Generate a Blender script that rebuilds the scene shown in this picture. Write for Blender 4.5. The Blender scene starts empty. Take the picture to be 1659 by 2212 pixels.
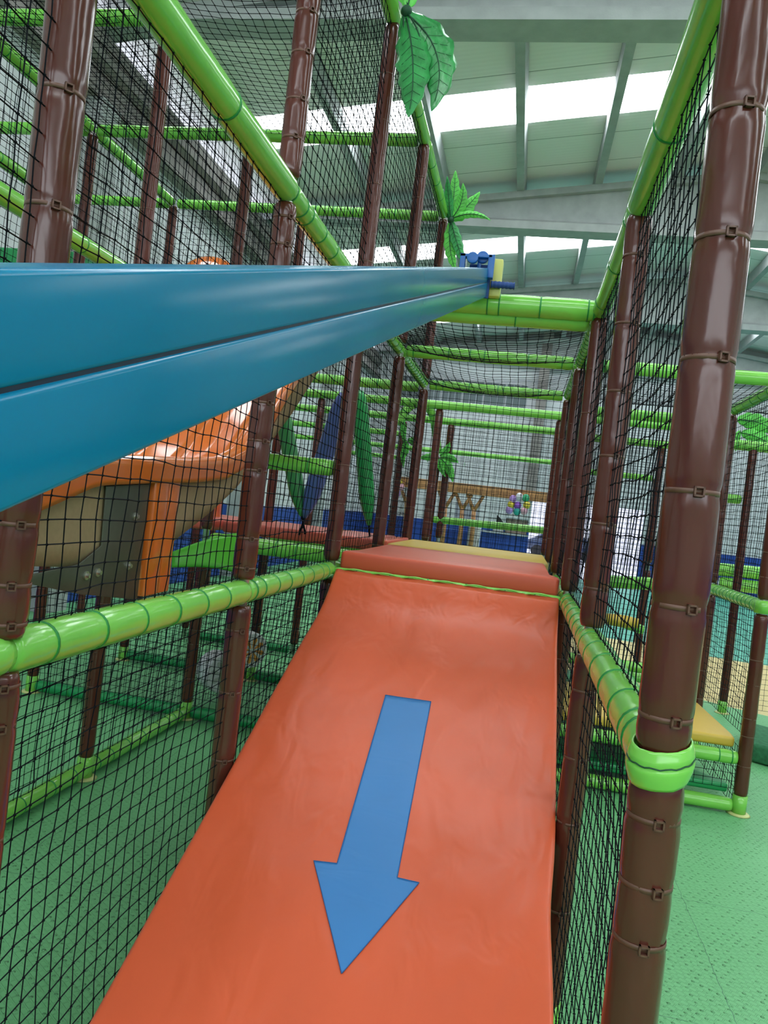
import bpy, math, random
from mathutils import Vector, Matrix, noise
random.seed(7)
sc = bpy.context.scene
COL = sc.collection

# ------------------------------------------------------------------ camera
YAW, PIT, ROL, FPX = 0.1766, -0.0095, 0.115, 1663.0
fwd = Vector((-math.sin(YAW)*math.cos(PIT), math.cos(YAW)*math.cos(PIT), math.sin(PIT)))
rt0 = Vector((math.cos(YAW), math.sin(YAW), 0)); up0 = rt0.cross(fwd)
rt = rt0*math.cos(ROL)+up0*math.sin(ROL); upv = -rt0*math.sin(ROL)+up0*math.cos(ROL)
cam = bpy.data.cameras.new('camera'); camo = bpy.data.objects.new('camera', cam); COL.objects.link(camo)
M = Matrix((rt, upv, -fwd)).transposed().to_4x4(); camo.matrix_world = M
cam.sensor_fit = 'HORIZONTAL'; cam.sensor_width = 36.0; cam.lens = FPX/1659.0*36.0
cam.clip_start = 0.02; cam.clip_end = 300
sc.camera = camo

# ------------------------------------------------------------------ view, world, light
sc.view_settings.view_transform = 'Standard'; sc.view_settings.look = 'None'
sc.view_settings.gamma = 1.0; sc.view_settings.exposure = -0.30
sc.view_settings.use_curve_mapping = False
SKY_STRENGTH = 3.0
SKYLIGHT = 13.0
FRONT_FILL = 5.0  # strength of the added fill band behind the camera
w = bpy.data.worlds.new('world'); sc.world = w; w.use_nodes = True
w.node_tree.nodes['Background'].inputs[0].default_value = (0.80, 0.86, 1.0, 1)
w.node_tree.nodes['Background'].inputs[1].default_value = SKY_STRENGTH

# ------------------------------------------------------------------ helpers: pixel of the photo -> point on a real plane
def ray(px, py): return rt*((px-829.5)/FPX) - upv*((py-1106)/FPX) + fwd
def onX(px, py, X): k = ray(px, py); return k*(X/k.x)
def onY(px, py, Y): k = ray(px, py); return k*(Y/k.y)
def onZ(px, py, Z): k = ray(px, py); return k*(Z/k.z)

def tag(o, label=None, cat=None, group=None, kind=None):
    if label: o['label'] = label
    if cat: o['category'] = cat
    if group: o['group'] = group
    if kind: o['kind'] = kind
    return o
def thing(name, label, cat, loc=(0, 0, 0), group=None):
    o = bpy.data.objects.new(name, None); o.empty_display_size = .05; COL.objects.link(o); o.location = loc
    return tag(o, label, cat, group)

class MB:
    def __init__(s): s.v = []; s.f = []
    def box(s, a, b):
        x0, y0, z0 = a; x1, y1, z1 = b; n = len(s.v)
        s.v += [(x0,y0,z0),(x1,y0,z0),(x1,y1,z0),(x0,y1,z0),(x0,y0,z1),(x1,y0,z1),(x1,y1,z1),(x0,y1,z1)]
        s.f += [tuple(n+i for i in q) for q in ((3,2,1,0),(4,5,6,7),(0,1,5,4),(1,2,6,5),(2,3,7,6),(3,0,4,7))]
        return s
    def prism(s, pts, d):           # closed polygon (3D points) extruded by vector d
        n = len(s.v); k = len(pts); d = Vector(d)
        s.v += [tuple(Vector(p)) for p in pts]+[tuple(Vector(p)+d) for p in pts]
        s.f += [tuple(n+i for i in range(k))[::-1], tuple(n+k+i for i in range(k))]
        s.f += [(n+i, n+(i+1) % k, n+k+(i+1) % k, n+k+i) for i in range(k)]
        return s
    def tube(s, pts, rad, n=12, cap=True, ref=None):
        pts = [Vector(p) for p in pts]; m = len(pts); base = len(s.v)
        if not hasattr(rad, '__len__'): rad = [rad]*m
        t0 = (pts[1]-pts[0]).normalized()
        r0 = ref or (Vector((0,0,1)) if abs(t0.z) < .9 else Vector((1,0,0)))
        a = t0.cross(r0).normalized()
        for i, p in enumerate(pts):
            t = (pts[min(i+1, m-1)]-pts[max(i-1, 0)]).normalized()
            a = (a - t*a.dot(t)).normalized(); b = t.cross(a)
            for k in range(n):
                an = 2*math.pi*k/n; s.v.append(tuple(p+(a*math.cos(an)+b*math.sin(an))*rad[i]))
        for i in range(m-1):
            for k in range(n):
                k2 = (k+1) % n; q = base+i*n
                s.f.append((q+k, q+k2, q+n+k2, q+n+k))
        if cap:
            s.f.append(tuple(base+k for k in range(n))[::-1]); s.f.append(tuple(base+(m-1)*n+k for k in range(n)))
        return s
    def octa(s, p, r):
        n = len(s.v); x, y, z = p
        s.v += [(x+r,y,z),(x-r,y,z),(x,y+r,z),(x,y-r,z),(x,y,z+r),(x,y,z-r)]
        s.f += [tuple(n+i for i in q) for q in ((0,2,4),(2,1,4),(1,3,4),(3,0,4),(2,0,5),(1,2,5),(3,1,5),(0,3,5))]
        return s
    def ball(s, c, r, nu=16, nv=10, sq=(1,1,1)):
        base = len(s.v); c = Vector(c)
        for j in range(1, nv):
            th = math.pi*j/nv
            for i in range(nu):
                ph = 2*math.pi*i/nu
                s.v.append((c.x+r*sq[0]*math.sin(th)*math.cos(ph), c.y+r*sq[1]*math.sin(th)*math.sin(ph), c.z+r*sq[2]*math.cos(th)))
        s.v += [(c.x, c.y, c.z+r*sq[2]), (c.x, c.y, c.z-r*sq[2])]; T = len(s.v)-2; B = T+1
        for j in range(nv-2):
            for i in range(nu):
                i2 = (i+1) % nu; q = base+j*nu
                s.f.append((q+i, q+nu+i, q+nu+i2, q+i2))
        for i in range(nu):
            i2 = (i+1) % nu; s.f.append((T, base+i, base+i2)); q = base+(nv-2)*nu; s.f.append((B, q+i2, q+i))
        return s
    def grid(s, fn, nu, nv):
        base = len(s.v)
        for j in range(nv+1):
            for i in range(nu+1): s.v.append(tuple(fn(i/nu, j/nv)))
        for j in range(nv):
            for i in range(nu):
                q = base+j*(nu+1)+i; s.f.append((q, q+1, q+nu+2, q+nu+1))
        return s
    def build(s, name, mat, parent=None, smooth=True, bevel=0, solid=0, sub=0, auto=None):
        me = bpy.data.meshes.new(name); me.from_pydata(s.v, [], s.f); me.validate()
        if smooth:
            me.polygons.foreach_set('use_smooth', [True]*len(me.polygons))
            if auto: me.set_sharp_from_angle(angle=math.radians(auto))
        me.materials.append(mat)
        o = bpy.data.objects.new(name, me); COL.objects.link(o)
        if parent:
            o.parent = parent
            if parent.type == 'EMPTY' or True:
                p = parent; off = Vector((0,0,0))
                while p: off += Vector(p.location); p = p.parent
                # geometry is written in world space: move it into the parent's space
                me.transform(Matrix.Translation(-off))
        if solid: md = o.modifiers.new('solid', 'SOLIDIFY'); md.thickness = solid; md.offset = 0
        if bevel: md = o.modifiers.new('bevel', 'BEVEL'); md.width = bevel; md.segments = 3; md.limit_method = 'ANGLE'
        if sub: md = o.modifiers.new('sub', 'SUBSURF'); md.levels = sub; md.render_levels = sub
        return o

# ------------------------------------------------------------------ materials
def mat(name, col, rough=.5, metal=0., bump=None, var=None, coat=0., emit=None, spec=None, sss=0):
    m = bpy.data.materials.new(name); m.use_nodes = True; nt = m.node_tree; N = nt.nodes; L = nt.links
    b = N['Principled BSDF']; b.inputs['Base Color'].default_value = (*col, 1); b.inputs['Roughness'].default_value = rough
    b.inputs['Metallic'].default_value = metal; b.inputs['Coat Weight'].default_value = coat; b.inputs['Coat Roughness'].default_value = .08
    if spec is not None: b.inputs['Specular IOR Level'].default_value = spec
    tc = N.new('ShaderNodeTexCoord')
    if var:      # (scale, amount)
        n = N.new('ShaderNodeTexNoise'); n.inputs['Scale'].default_value = var[0]; n.inputs['Detail'].default_value = 4
        L.new(tc.outputs['Object'], n.inputs['Vector'])
        mp = N.new('ShaderNodeMapRange'); mp.inputs['From Min'].default_value = .3; mp.inputs['From Max'].default_value = .7
        mp.inputs['To Min'].default_value = 1-var[1]; mp.inputs['To Max'].default_value = 1+var[1]
        L.new(n.outputs['Fac'], mp.inputs['Value'])
        mx = N.new('ShaderNodeVectorMath'); mx.operation = 'SCALE'; mx.inputs[0].default_value = col
        L.new(mp.outputs[0], mx.inputs['Scale']); L.new(mx.outputs[0], b.inputs['Base Color'])
    if bump:     # list of (scale, strength, distance)
        prev = None
        for (s_, st, di) in bump:
            n = N.new('ShaderNodeTexNoise'); n.inputs['Scale'].default_value = s_; n.inputs['Detail'].default_value = 3
            L.new(tc.outputs['Object'], n.inputs['Vector'])
            bp = N.new('ShaderNodeBump'); bp.inputs['Strength'].default_value = st; bp.inputs['Distance'].default_value = di
            L.new(n.outputs['Fac'], bp.inputs['Height'])
            if prev: L.new(prev.outputs[0], bp.inputs['Normal'])
            prev = bp
        L.new(prev.outputs[0], b.inputs['Normal'])
    if emit: b.inputs['Emission Color'].default_value = (*emit[0], 1); b.inputs['Emission Strength'].default_value = emit[1]
    return m
def anis_bump(m, scale, strength, dist):
    """long wrinkles in the vinyl: stretched noise"""
    N = m.node_tree.nodes; L = m.node_tree.links; b = N['Principled BSDF']
    tc = N.new('ShaderNodeTexCoord'); mp = N.new('ShaderNodeMapping'); mp.inputs['Scale'].default_value = scale
    n = N.new('ShaderNodeTexNoise'); n.inputs['Scale'].default_value = 1; n.inputs['Detail'].default_value = 2; n.inputs['Distortion'].default_value = .6
    L.new(tc.outputs['Object'], mp.inputs[0]); L.new(mp.outputs[0], n.inputs['Vector'])
    bp = N.new('ShaderNodeBump'); bp.inputs['Strength'].default_value = strength; bp.inputs['Distance'].default_value = dist
    L.new(n.outputs['Fac'], bp.inputs['Height'])
    old = b.inputs['Normal'].links
    if old: L.new(old[0].from_socket, bp.inputs['Normal'])
    L.new(bp.outputs[0], b.inputs['Normal'])
    return m

BROWN = anis_bump(mat('brown_vinyl', (.096,.022,.014), .19, var=(3,.18), coat=.10), (26,26,7), .45, .004)
STRAP = mat('brown_strap', (.13,.055,.035), .42)
GREEN = anis_bump(mat('lime_vinyl', (.21,.60,.085), .20, var=(2.5,.12), coat=.3), (22,22,22), .22, .003)
TIE = mat('green_cable_tie', (.008,.25,.04), .4)
NET = mat('black_net_cord', (.004,.005,.008), .8, spec=.12)
NETB = mat('weathered_net_cord', (.009,.008,.012), .8, spec=.15)
ORANGE = anis_bump(mat('orange_vinyl', (.66,.106,.040), .34, var=(1.6,.07), bump=[(420,.06,.001)], spec=.4), (3.2,1.6,3.2), .30, .03)
anis_bump(ORANGE, (9,3,9), .7, .010)
ORANGE2 = mat('orange_vinyl_deck', (.60,.090,.040), .40, var=(2,.06), bump=[(300,.05,.001)])
REDV = mat('red_vinyl_mat', (.55,.085,.055), .38, var=(2,.06))
YELLOW = mat('yellow_vinyl', (.62,.41,.05), .4, var=(2,.06))
ARROW = anis_bump(mat('blue_vinyl_arrow', (.035,.19,.48), .42, var=(2,.06), bump=[(420,.06,.001)]), (5,14,8), .25, .008)
ARROWE = mat('dark_blue_stitching', (.02,.10,.30), .6)
BEAMB = mat('blue_gloss_paint', (.0005,.180,.34), .21, var=(3,.06), spec=.24)
BEAMD = mat('dark_groove', (.002,.015,.04), .5)
BLUEP = mat('blue_plastic', (.010,.12,.42), .35)
BLUED = mat('dark_blue_rubber', (.008,.05,.22), .6)
PLASTO = mat('moulded_orange_plastic', (.70,.155,.022), .16, var=(3,.06), coat=.5)
BEIGE = mat('raw_fibreglass_side', (.33,.23,.13), .7, var=(60,.06))
OLIVE = mat('galvanised_bracket', (.12,.13,.10), .42, metal=.6, var=(9,.2))
STEEL = mat('steel_bolt', (.55,.55,.5), .3, metal=.9)
CREAM = mat('cream_plastic_foot', (.60,.62,.25), .4)
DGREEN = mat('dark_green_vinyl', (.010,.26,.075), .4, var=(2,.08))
GPLAST = mat('green_moulded_plastic', (.10,.50,.035), .3)
LEAF = anis_bump(mat('satin_leaf_cloth', (.035,.30,.075), .34, var=(14,.3), coat=.2), (60,60,18), .5, .004)
LEAFB = mat('bright_leaf_cloth', (.12,.60,.08), .4, var=(10,.25))
VEIN = mat('dark_leaf_vein', (.008,.07,.03), .6)
WHITE = mat('white_vinyl', (.70,.70,.72), .4)
ORPET = mat('orange_petal', (.75,.30,.04), .4)
PAINTW = mat('white_wall_render', (.62,.64,.66), .85, var=(1.2,.07), bump=[(25,.2,.01)])
PAINTB = mat('blue_wall_paint', (.012,.060,.32), .7, var=(1.0,.12))
CONC = mat('grey_concrete', (.36,.385,.38), .85, var=(5,.10), bump=[(40,.15,.01)])
CONCD = mat('brown_grey_concrete', (.24,.22,.21), .85, var=(3,.15))
WOOD = mat('varnished_pine', (.42,.20,.075), .5, var=(9,.25))
GREYP = mat('grey_door_paint', (.36,.40,.45), .5)
GLASSG = mat('grey_window_glass', (.16,.19,.20), .12)
DARK = mat('black_equipment', (.02,.02,.025), .4)
METAL = mat('brushed_metal', (.6,.62,.65), .3, metal=.9)
CARP = mat('dark_car_paint', (.03,.05,.10), .15, coat=1)
CARG = mat('car_glass', (.02,.03,.04), .05)
TYRE = mat('tyre_rubber', (.015,.015,.015), .8)
TARM = mat('pale_tarmac', (.55,.55,.60), .9)

def corr_mat():
    m = mat('corrugated_roof_panel', (.82,.79,.77), .7)
    N = m.node_tree.nodes; L = m.node_tree.links; b = N['Principled BSDF']
    tc = N.new('ShaderNodeTexCoord'); wv = N.new('ShaderNodeTexWave'); wv.bands_direction = 'Y'; wv.inputs['Scale'].default_value = 3.2
    L.new(tc.outputs['Object'], wv.inputs['Vector'])
    bp = N.new('ShaderNodeBump'); bp.inputs['Strength'].default_value = .12; bp.inputs['Distance'].default_value = .01
    L.new(wv.outputs['Fac'], bp.inputs['Height']); L.new(bp.outputs[0], b.inputs['Normal'])
    # joints between the sandwich sheets
    sep = N.new('ShaderNodeSeparateXYZ'); L.new(tc.outputs['Object'], sep.inputs[0])
    md = N.new('ShaderNodeMath'); md.operation = 'PINGPONG'; md.inputs[1].default_value = .5; L.new(sep.outputs['Y'], md.inputs[0])
    lt = N.new('ShaderNodeMath'); lt.operation = 'LESS_THAN'; lt.inputs[1].default_value = .008; L.new(md.outputs[0], lt.inputs[0])
    mx = N.new('ShaderNodeMix'); mx.data_type = 'RGBA'; mx.inputs['A'].default_value = (.82,.79,.77,1); mx.inputs['B'].default_value = (.25,.27,.24,1)
    L.new(lt.outputs[0], mx.inputs['Factor']); L.new(mx.outputs['Result'], b.inputs['Base Color'])
    return m
ROOF = corr_mat()

def floor_mat():
    """interlocking foam mats with pressed coin/bar relief; zones of mint, cream and teal"""
    m = bpy.data.materials.new('foam_floor_mats'); m.use_nodes = True; N = m.node_tree.nodes; L = m.node_tree.links
    b = N['Principled BSDF']; b.inputs['Roughness'].default_value = .5
    tc = N.new('ShaderNodeTexCoord')
    def math_(op, a, bb=None, v=None):
        n = N.new('ShaderNodeMath'); n.operation = op
        L.new(a, n.inputs[0])
        if bb is not None: L.new(bb, n.inputs[1])
        if v is not None: n.inputs[1].default_value = v
        return n.outputs[0]
    sep = N.new('ShaderNodeSeparateXYZ'); L.new(tc.outputs['Object'], sep.inputs[0])
    # relief: small bricks with alternating direction
    mp = N.new('ShaderNodeMapping'); mp.inputs['Scale'].default_value = (38, 38, 38); mp.inputs['Rotation'].default_value = (0,0,.6); L.new(tc.outputs['Object'], mp.inputs[0])
    vo = N.new('ShaderNodeTexVoronoi'); vo.inputs['Randomness'].default_value = .15; vo.inputs['Scale'].default_value = .8; L.new(mp.outputs[0], vo.inputs['Vector'])
    rr = N.new('ShaderNodeValToRGB'); rr.color_ramp.elements[0].position = .22; rr.color_ramp.elements[0].color = (1,1,1,1); rr.color_ramp.elements[1].position = .32; rr.color_ramp.elements[1].color = (0,0,0,1)
    L.new(vo.outputs['Distance'], rr.inputs[0])
    br = N.new('ShaderNodeTexBrick'); br.inputs['Scale'].default_value = 1.0; br.inputs['Mortar Size'].default_value = .12; br.inputs['Mortar Smooth'].default_value = .3
    br.inputs['Color1'].default_value = (0,0,0,1); br.inputs['Color2'].default_value = (0,0,0,1); br.inputs['Mortar'].default_value = (1,1,1,1)
    br.inputs['Brick Width'].default_value = 1.3; br.inputs['Row Height'].default_value = .9; L.new(mp.outputs[0], br.inputs['Vector'])
    ad = N.new('ShaderNodeMath'); ad.operation = 'ADD'; L.new(rr.outputs[0], ad.inputs[0]); L.new(br.outputs['Fac'], ad.inputs[1])
    bp = N.new('ShaderNodeBump'); bp.inputs['Strength'].default_value = .9; bp.inputs['Distance'].default_value = .012
    L.new(ad.outputs[0], bp.inputs['Height']); L.new(bp.outputs[0], b.inputs['Normal'])
    # seams each metre, wavy like jigsaw edges
    nz = N.new('ShaderNodeTexNoise'); nz.inputs['Scale'].default_value = 14; L.new(tc.outputs['Object'], nz.inputs['Vector'])
    w1 = math_('MULTIPLY', nz.outputs['Fac'], v=.025)
    fx = math_('ADD', sep.outputs['X'], w1); fy = math_('ADD', sep.outputs['Y'], w1)
    px_ = math_('PINGPONG', fx, v=.5); py_ = math_('PINGPONG', fy, v=.5)
    mn = math_('MINIMUM', px_, py_); seam = math_('LESS_THAN', mn, v=.0016)
    # colour zones
    n2 = N.new('ShaderNodeTexNoise'); n2.inputs['Scale'].default_value = .35; n2.inputs['Detail'].default_value = 0; L.new(tc.outputs['Object'], n2.inputs['Vector'])
    yy = math_('ADD', sep.outputs['Y'], math_('MULTIPLY', n2.outputs['Fac'], v=3.0))
    def zone(lo, hi):
        return math_('MULTIPLY', math_('GREATER_THAN', yy, v=lo), math_('LESS_THAN', yy, v=hi))
    xr = math_('GREATER_THAN', sep.outputs['X'], v=-.3)
    cur = (.15,.46,.19,1)
    last = None
    for (lo, hi, c) in ((10.6,14.2,(.72,.58,.25,1)), (14.2,90,(.10,.46,.34,1))):
        f = math_('MULTIPLY', zone(lo, hi), xr)
        mx = N.new('ShaderNodeMix'); mx.data_type = 'RGBA'; L.new(f, mx.inputs['Factor'])
        if last: L.new(last, mx.inputs['A'])
        else: mx.inputs['A'].default_value = cur
        mx.inputs['B'].default_value = c; last = mx.outputs['Result']
    mx = N.new('ShaderNodeMix'); mx.data_type = 'RGBA'; L.new(seam, mx.inputs['Factor']); L.new(last, mx.inputs['A']); mx.inputs['B'].default_value = (.06,.20,.10,1)
    L.new(mx.outputs['Result'], b.inputs['Base Color'])
    return m
FLOORM = floor_mat()

def struct(name, mb, m, smooth=False, **k):
    o = mb.build(name, m, smooth=smooth, **k); o['kind'] = 'structure'; return o

# ------------------------------------------------------------------ the hall
ZF = -1.75
XW0, XW1, YW0, YW1 = -5.7, 12.2, -9.0, 26.8
RIDGE_X, EAVE_Z, SL = 3.2, 5.62, .132
def roofz(x): return EAVE_Z+SL*(RIDGE_X-XW0) - SL*abs(x-RIDGE_X)
DOOR = (0.30, 4.0, ZF, .80)
struct('floor', MB().box((XW0-.2,YW0-.2,ZF-.1),(XW1+.2,YW1,ZF)), FLOORM)
b = MB()
b.box((XW0,YW1,-.34),(DOOR[0],YW1+.25,7.2)); b.box((DOOR[0],YW1,DOOR[3]),(DOOR[1],YW1+.25,7.2)); b.box((DOOR[1],YW1,-.34),(XW1,YW1+.25,7.2))
wb = struct('wall_back', b, PAINTW)
b = MB(); b.box((XW0,YW1-.02,ZF),(DOOR[0],YW1+.25,-.34)); b.box((DOOR[1],YW1-.02,ZF),(XW1,YW1+.25,-.34))
struct('trim_1', b, PAINTB)
struct('wall_left', MB().box((XW0-.25,YW0,-.34),(XW0,YW1+.25,5.0)), PAINTW)
struct('trim_2', MB().box((XW0-.25,YW0,ZF),(XW0+.02,YW1,-.34)), PAINTB)
b = MB(); b.box((XW1,YW0,-.34),(XW1+.25,YW1+.25,5.8))
struct('wall_right', b, PAINTW)
struct('trim_3', MB().box((XW1-.02,YW0,ZF),(XW1+.25,YW1,-.34)), PAINTB)
b = MB(); b.box((XW0-.25,YW0-.25,ZF),(XW1+.25,YW0,2.2)); b.box((XW0-.25,YW0-.25,4.6),(XW1+.25,YW0,7.2))
struct('wall_front', b, PAINTW)
# glowing band added high in the unseen front wall as fill light
def glow(name, cx, s, col=(.88,.93,1.0)):
    return mat(name, (.8,.8,.8), .5, emit=(col, s))
FILLM = glow('added_wall_fill', 0, FRONT_FILL)
SKYM = glow('milky_skylight_daylight', 0, SKYLIGHT, (.90,.95,1.0))
w1 = struct('window_1', MB().box((XW0,YW0-.12,2.2),(XW1,YW0-.08,4.6)), FILLM)
# grey louvred window band in the back wall
for i in range(6):
    x0 = -4.7+i*.74
    o = struct('window_%d' % (2+i), MB().box((x0,YW1-.03,3.80),(x0+.70,YW1+.02,4.6)), GLASSG)
    f = MB()
    for k in range(4): f.box((x0+k*.225,YW1-.05,3.80),(x0+k*.225+.02,YW1-.03,4.6))
    f.box((x0,YW1-.05,4.2),(x0+.70,YW1-.03,4.22)); fo = f.build('window_frame', GREYP, o, smooth=False)

# roof: pitched sheets with a translucent strip in each bay
SKY_ROWS = [(6.0*k+5.37-6*3, 6.0*k+6.42-6*3) for k in range(0, 7)]
ys = [YW0-.3]
for a, c in SKY_ROWS:
    if a > YW0: ys += [a, c]
ys.append(YW1+.3)
rb = MB()
for i in range(0, len(ys), 2):
    for (xa, xb) in ((XW0-.3, RIDGE_X), (RIDGE_X, XW1+.3)):
        rb.prism([(xa,ys[i],roofz(xa)+.02),(xb,ys[i],roofz(xb)+.02),(xb,ys[i+1],roofz(xb)+.02),(xa,ys[i+1],roofz(xa)+.02)], (0,0,.12))
# solid ends of the skylight rows and the ridge
for i in range(1, len(ys)-1, 2):
    for (xa, xb) in ((XW0-.3, XW0+.6), (XW1-.6, XW1+.3), (RIDGE_X-.25, RIDGE_X), (RIDGE_X, RIDGE_X+.25)):
        rb.prism([(xa,ys[i],roofz(xa)+.02),(xb,ys[i],roofz(xb)+.02),(xb,ys[i+1],roofz(xb)+.02),(xa,ys[i+1],roofz(xa)+.02)], (0,0,.12))
struct('ceiling', rb, ROOF)
n_ = 8
for i in range(1, len(ys)-1, 2):
    for (xa, xb) in ((XW0+.6, RIDGE_X-.25), (RIDGE_X+.25, XW1-.6)):
        o = struct('window_%d' % n_, MB().prism([(xa,ys[i],roofz(xa)+.05),(xb,ys[i],roofz(xb)+.05),(xb,ys[i+1],roofz(xb)+.05),(xa,ys[i+1],roofz(xa)+.05)], (0,0,.02)), SKYM)
        n_ += 1
# concrete girders (flat soffit, top following the pitch)
GZ = 5.34
tn = 4
for gy in (-3.47, 2.53, 8.53, 14.53, 20.53, 26.5):
    g = MB()
    P = [XW0, RIDGE_X, XW1]
    top = [roofz(x)-.24 for x in P]
    # web
    g.prism([(XW0,gy-.07,GZ+.1),(XW1,gy-.07,GZ+.1),(XW1,gy-.07,top[2]),(RIDGE_X,gy-.07,top[1]),(XW0,gy-.07,top[0])], (0,.14,0))
    # bottom flange, bevelled shoulder
    prof = [(-.2,0),(.2,0),(.2,.14),(.07,.22),(-.07,.22),(-.2,.14)]
    g.prism([(XW0,gy+a,GZ+c) for a, c in prof], (XW1-XW0,0,0))
    for (xa, xb) in ((XW0, RIDGE_X), (RIDGE_X, XW1)):
        g.prism([(xa,gy-.18,roofz(xa)-.36),(xb,gy-.18,roofz(xb)-.36),(xb,gy-.18,roofz(xb)-.24),(xa,gy-.18,roofz(xa)-.24)], (0,.36,0))
    struct('trim_%d' % tn, g, CONC); tn += 1
# purlins along the hall, resting on the girders, in one run each
x = -.71-1.385*3
while x < XW1:
    if x > XW0+.1:
        z = roofz(x)
        struct('trim_%d' % tn, MB().prism([(x-.065,YW0,z-.24),(x+.065,YW0,z-.24),(x+.09,YW0,z+.0),(x-.09,YW0,z+.0)], (0,YW1-YW0,0)), CONC); tn += 1
    x += 1.385
# eave/gutter beam on the left wall, with its channel profile
prof = [(-5.7,4.42),(-5.45,4.42),(-5.45,4.55),(-5.62,4.62),(-5.62,4.85),(-5.5,4.9),(-5.5,5.2),(-5.7,5.25)]
struct('trim_%d' % tn, MB().prism([(a,YW0,c) for a, c in prof], (0,YW1-YW0,0)), CONCD); tn += 1
# columns
for gy in (8.53, 14.53, 20.53):
    struct('trim_%d' % tn, MB().box((XW0,gy-.2,ZF),(XW0+.3,gy+.2,4.42)), CONC); tn += 1
struct('trim_%d' % tn, MB().box((.02,YW1-.42,.78),(.36,YW1-.02,6.4)), CONCD); tn += 1

# outside the open roller door: yard and a parked car
struct('ground_outside', MB().box((-6,YW1,ZF-.12),(30,60,ZF-.02)), TARM)
struct('facade_opposite', MB().box((-6,48,ZF),(30,48.3,8)), mat('pale_facade', (.8,.8,.85), .8))
t = thing('car', 'dark car parked outside, seen through the open door', 'car', (1.9,41,ZF))
cb = MB()
prof = [(-2.0,.35),(-2.05,.75),(-1.5,.95),(-.8,1.42),(.7,1.45),(1.4,1.0),(2.0,.9),(2.1,.35)]
cb.prism([(2.2+a,40.2,ZF+c) for a, c in prof], (0,1.6,0)); cb.build('body', CARP, t, bevel=.06)
MB().prism([(2.2+a,40.18,ZF+c) for a, c in ((-1.3,.98),(-.75,1.36),(.65,1.38),(1.2,1.0))], (0,1.64,0)).build('window_glass', CARG, t, smooth=False)
for s in (-1.25, 1.3):
    for y in (40.15, 41.65):
        MB().tube([(2.2+s,y,ZF+.3),(2.2+s,y+.2,ZF+.3)], .31, 20).build('wheel', TYRE, t, auto=40)

# ------------------------------------------------------------------ play frame: grid of padded posts, rails and nets
GX = {'Z':-4.83,'A':-3.557,'B':-2.28,'L':-.98,'R':.276,'C':1.61,'D':2.92}
GY = [1.37,2.71,4.05,5.40,6.79,8.14,9.50,10.9,12.3]
ZB, ZL, ZT, ZU = -1.695, -.38, 1.105, 2.60
PR = .0435      # post radius
RR = .045       # rail radius
ROW = {'L':'left of the arrow slide','R':'right of the arrow slide','B':'second row left of the arrow slide','A':'third row left of the arrow slide',
       'Z':'fourth row left of the arrow slide','C':'outer row beyond the right net','D':'far right'}
ORD = ['first','second','third','fourth','fifth','sixth','seventh','eighth','ninth']

def sleeve_mesh(x, y, z0, z1, pins, r=PR, lean=(0,0), seg=28, seed=0, fine=.02):
    mb = MB(); n = max(4, int((z1-z0)/fine)); base = 0
    for i in range(n+1):
        z = z0+(z1-z0)*i/n; rr = r
        e = min(z-z0, z1-z)
        rr *= 1-.16*math.exp(-e/.012)
        for p in pins: rr -= .0028*math.exp(-((z-p)/.012)**2)
        for k in range(seg):
            an = 2*math.pi*k/seg
            wv = noise.noise(Vector((math.cos(an)*1.6+seed*7, math.sin(an)*1.6, z*7)))*.0022
            # gathered folds next to the straps
            g = sum(math.exp(-((z-p)/.03)**2) for p in pins)
            wv += g*noise.noise(Vector((math.cos(an)*5+seed, math.sin(an)*5, z*22)))*.0022
            mb.v.append((x+math.cos(an)*(rr+wv), y+math.sin(an)*(rr+wv), z))
    for i in range(n):
        for k in range(seg):
            k2 = (k+1) % seg; q = i*seg
            mb.f.append((q+k, q+k2, q+seg+k2, q+seg+k))
    mb.f.append(tuple(range(seg))[::-1]); mb.f.append(tuple(n*seg+k for k in range(seg)))
    return mb
def band(x, y, z, r, h, tk=.0016, seg=28):
    mb = MB()
    prof = [(r,-h/2),(r+tk,-h/2),(r+tk,h/2),(r,h/2)]
    for (rr, dz) in prof:
        for k in range(seg): an = 2*math.pi*k/seg; mb.v.append((x+rr*math.cos(an), y+rr*math.sin(an), z+dz))
    for j in range(4):
        j2 = (j+1) % 4
        for k in range(seg):
            k2 = (k+1) % seg; mb.f.append((j*seg+k, j*seg+k2, j2*seg+k2, j2*seg+k))
    return mb
pn = [0]
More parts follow.
